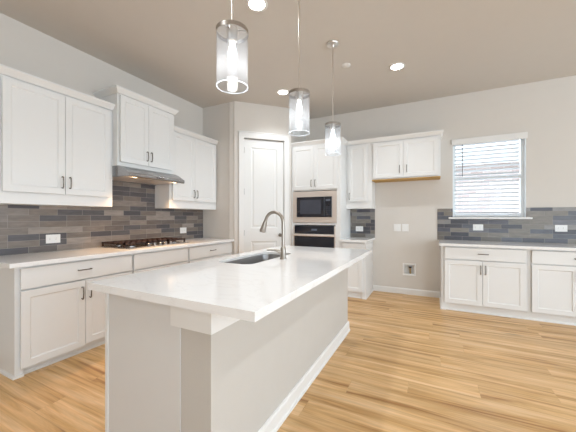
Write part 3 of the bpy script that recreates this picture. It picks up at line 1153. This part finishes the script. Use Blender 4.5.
lathe(bm, [(0.045, 0.0025), (0.045, 0.0065), (0.035, 0.008), (0.030, 0.004), (0.0001, 0.004)], 0, 0, 0, 24)
obj('drain', bm, M['nickel'], sk, True)

# faucet
fc = thing('kitchen_faucet', 'arched satin nickel pull-down faucet beside the island sink', 'faucet', (-1.140, 2.165, CT + .0005))
bm = bmesh.new()
lathe(bm, [(0.029, 0.0), (0.029, 0.008), (0.025, 0.014), (0.024, 0.085), (0.020, 0.100), (0.014, 0.105)], 0, 0, 0, 24)
obj('base', bm, M['nickel'], fc, True)
bm = bmesh.new()
pts = [(0, 0, 0.100), (0, 0, 0.18), (0, 0, 0.27)]
cr = 0.088
for k in range(1, 13):
    a = PI * k / 13 * 0.93
    pts.append((-cr + cr * math.cos(a), 0, 0.305 + cr * 1.08 * math.sin(a)))
px, _, pz = pts[-1]
pts.append((px - .012, 0, pz - .03))
tube(bm, pts, 0.0138, 16)
obj('neck', bm, M['nickel'], fc, True)
bm = bmesh.new()
a_ = Vector((px - .010, 0, pz - .025))
dr = Vector((-0.30, 0, -0.95)).normalized()
tube(bm, [a_, a_ + dr * .02, a_ + dr * .05, a_ + dr * .085, a_ + dr * .100], [0.0160, 0.0185, 0.0225, 0.0275, 0.0255], 18)
obj('spray_head', bm, M['nickel'], fc, True)
bm = bmesh.new()
tube(bm, [(0.0, 0, 0.062), (-0.040, -0.022, 0.066)], 0.017, 14)
tube(bm, [(-0.034, -0.019, 0.066), (-0.065, -0.034, 0.078), (-0.125, -0.062, 0.078)], [0.013, 0.010, 0.007], 12)
obj('lever', bm, M['nickel'], fc, True)


# ------------------------------------------------------------------ ceiling fixtures
def downlight(label, x, y):
    t = thing('recessed_light', label, 'ceiling light', (x, y, CEIL - .0005), 0, 'recessed ceiling lights')
    bm = bmesh.new()
    lathe(bm, [(0.070, 0.0), (0.095, 0.0), (0.095, -0.004), (0.088, -0.008), (0.072, -0.006), (0.070, -0.002)], 0, 0, 0, 32, close=True)
    obj('trim_ring', bm, M['trim'], t, True)
    bm = bmesh.new()
    lathe(bm, [(0.0695, -0.0005), (0.0695, -0.004)], 0, 0, 0, 32)
    obj('lens', bm, M['led'], t)
    d = bpy.data.lights.new('ceiling_spot', 'SPOT')
    d.energy = 53
    d.color = (0.89, 0.95, 1.0)
    d.spot_size = R(130)
    d.spot_blend = 0.8
    d.shadow_soft_size = 0.06
    lo = bpy.data.objects.new('ceiling_spot', d)
    lo.location = (x, y, CEIL - .02)
    COL.objects.link(lo)


downlight('lit recessed ceiling light above the island, at the top edge of the photo', -1.385, 2.135)
downlight('lit recessed ceiling light in front of the pantry door', -2.011, 3.815)
downlight('lit recessed ceiling light in front of the fridge space', -0.401, 3.810)

t = thing('smoke_detector', 'small flat white disc on the ceiling beside the far pendant lamp', 'smoke detector', (-0.959, 3.488, CEIL - .0005))
bm = bmesh.new()
lathe(bm, [(0.055, 0.0), (0.055, -0.006), (0.045, -0.012)], 0, 0, 0, 28)
obj('housing', bm, M['trim'], t, True)


def pendant(label, y, lit=1.6, bot=1.955):
    x = -0.968
    top = 2.276
    t = thing('pendant_lamp', label, 'pendant lamp', (x, y, CEIL - .0005), 0, 'pendant lamps over the island')
    c = CEIL - .0005

    def Z(z):
        return z - c
    bm = bmesh.new()
    lathe(bm, [(0.066, 0.0), (0.066, -0.010), (0.060, -0.018), (0.018, -0.024), (0.012, -0.040)], 0, 0, 0, 32)
    obj('canopy', bm, M['polished'], t, True)
    bm = bmesh.new()
    tube(bm, [(0, 0, -0.035), (0, 0, Z(top + .012))], 0.0058, 12)
    obj('rod', bm, M['polished'], t, True)
    bm = bmesh.new()
    lathe(bm, [(0.012, Z(top + .022)), (0.030, Z(top + .016)), (0.030, Z(top - .002)), (0.026, Z(top - .055)), (0.020, Z(top - .060))], 0, 0, 0, 24)
    obj('socket', bm, M['polished'], t, True)
    bm = bmesh.new()
    lathe(bm, [(0.0842, Z(top - .018)), (0.0865, Z(top - .018)), (0.0865, Z(top + .004)), (0.0842, Z(top + .004))], 0, 0, 0, 40, close=True)
    for k in range(3):
        a = 2 * PI * k / 3 + .5
        tube(bm, [(0.028 * math.cos(a), 0.028 * math.sin(a), Z(top)), (0.086 * math.cos(a), 0.086 * math.sin(a), Z(top))], 0.005, 8)
    obj('cap_ring', bm, M['nickel'], t, True)
    bm = bmesh.new()
    lathe(bm, [(0.0838, Z(top)), (0.0838, Z(bot)), (0.0835, Z(bot - .002)), (0.0815, Z(bot - .002)), (0.0808, Z(bot)), (0.0808, Z(top))], 0, 0, 0, 48, close=True)
    obj('glass_shade', bm, M['shade'], t, True)
    bm = bmesh.new()
    lathe(bm, [(0.0800 + .0025 + .0026 * math.cos(a_), Z(bot - .003 + .0026 * math.sin(a_))) for a_ in [2 * PI * k_ / 8 for k_ in range(8)]], 0, 0, 0, 48, close=True)
    obj('rim', bm, M['rim'], t, True)
    bm = bmesh.new()
    lathe(bm, [(0.014, Z(top - .060)), (0.015, Z(top - .075)), (0.023, Z(top - .115)), (0.025, Z(top - .140)), (0.021, Z(top - .165)), (0.010, Z(top - .180)), (0.0001, Z(top - .182))], 0, 0, 0, 24)
    obj('bulb', bm, M['bulb'], t, True)
    d = bpy.data.lights.new('bulb_glow', 'POINT')
    d.energy = lit
    d.color = (1.0, 0.97, 0.93)
    d.shadow_soft_size = 0.03
    lo = bpy.data.objects.new('bulb_glow', d)
    lo.location = (x, y, top - .215)
    COL.objects.link(lo)


pendant('nearest and largest-looking of the three glass cylinder pendant lamps over the island', 1.249, bot=1.978)
pendant('middle of the three glass cylinder pendant lamps, seen before the pantry wall corner', 2.118)
pendant('farthest of the three glass cylinder pendant lamps, its ceiling canopy in view', 2.992)
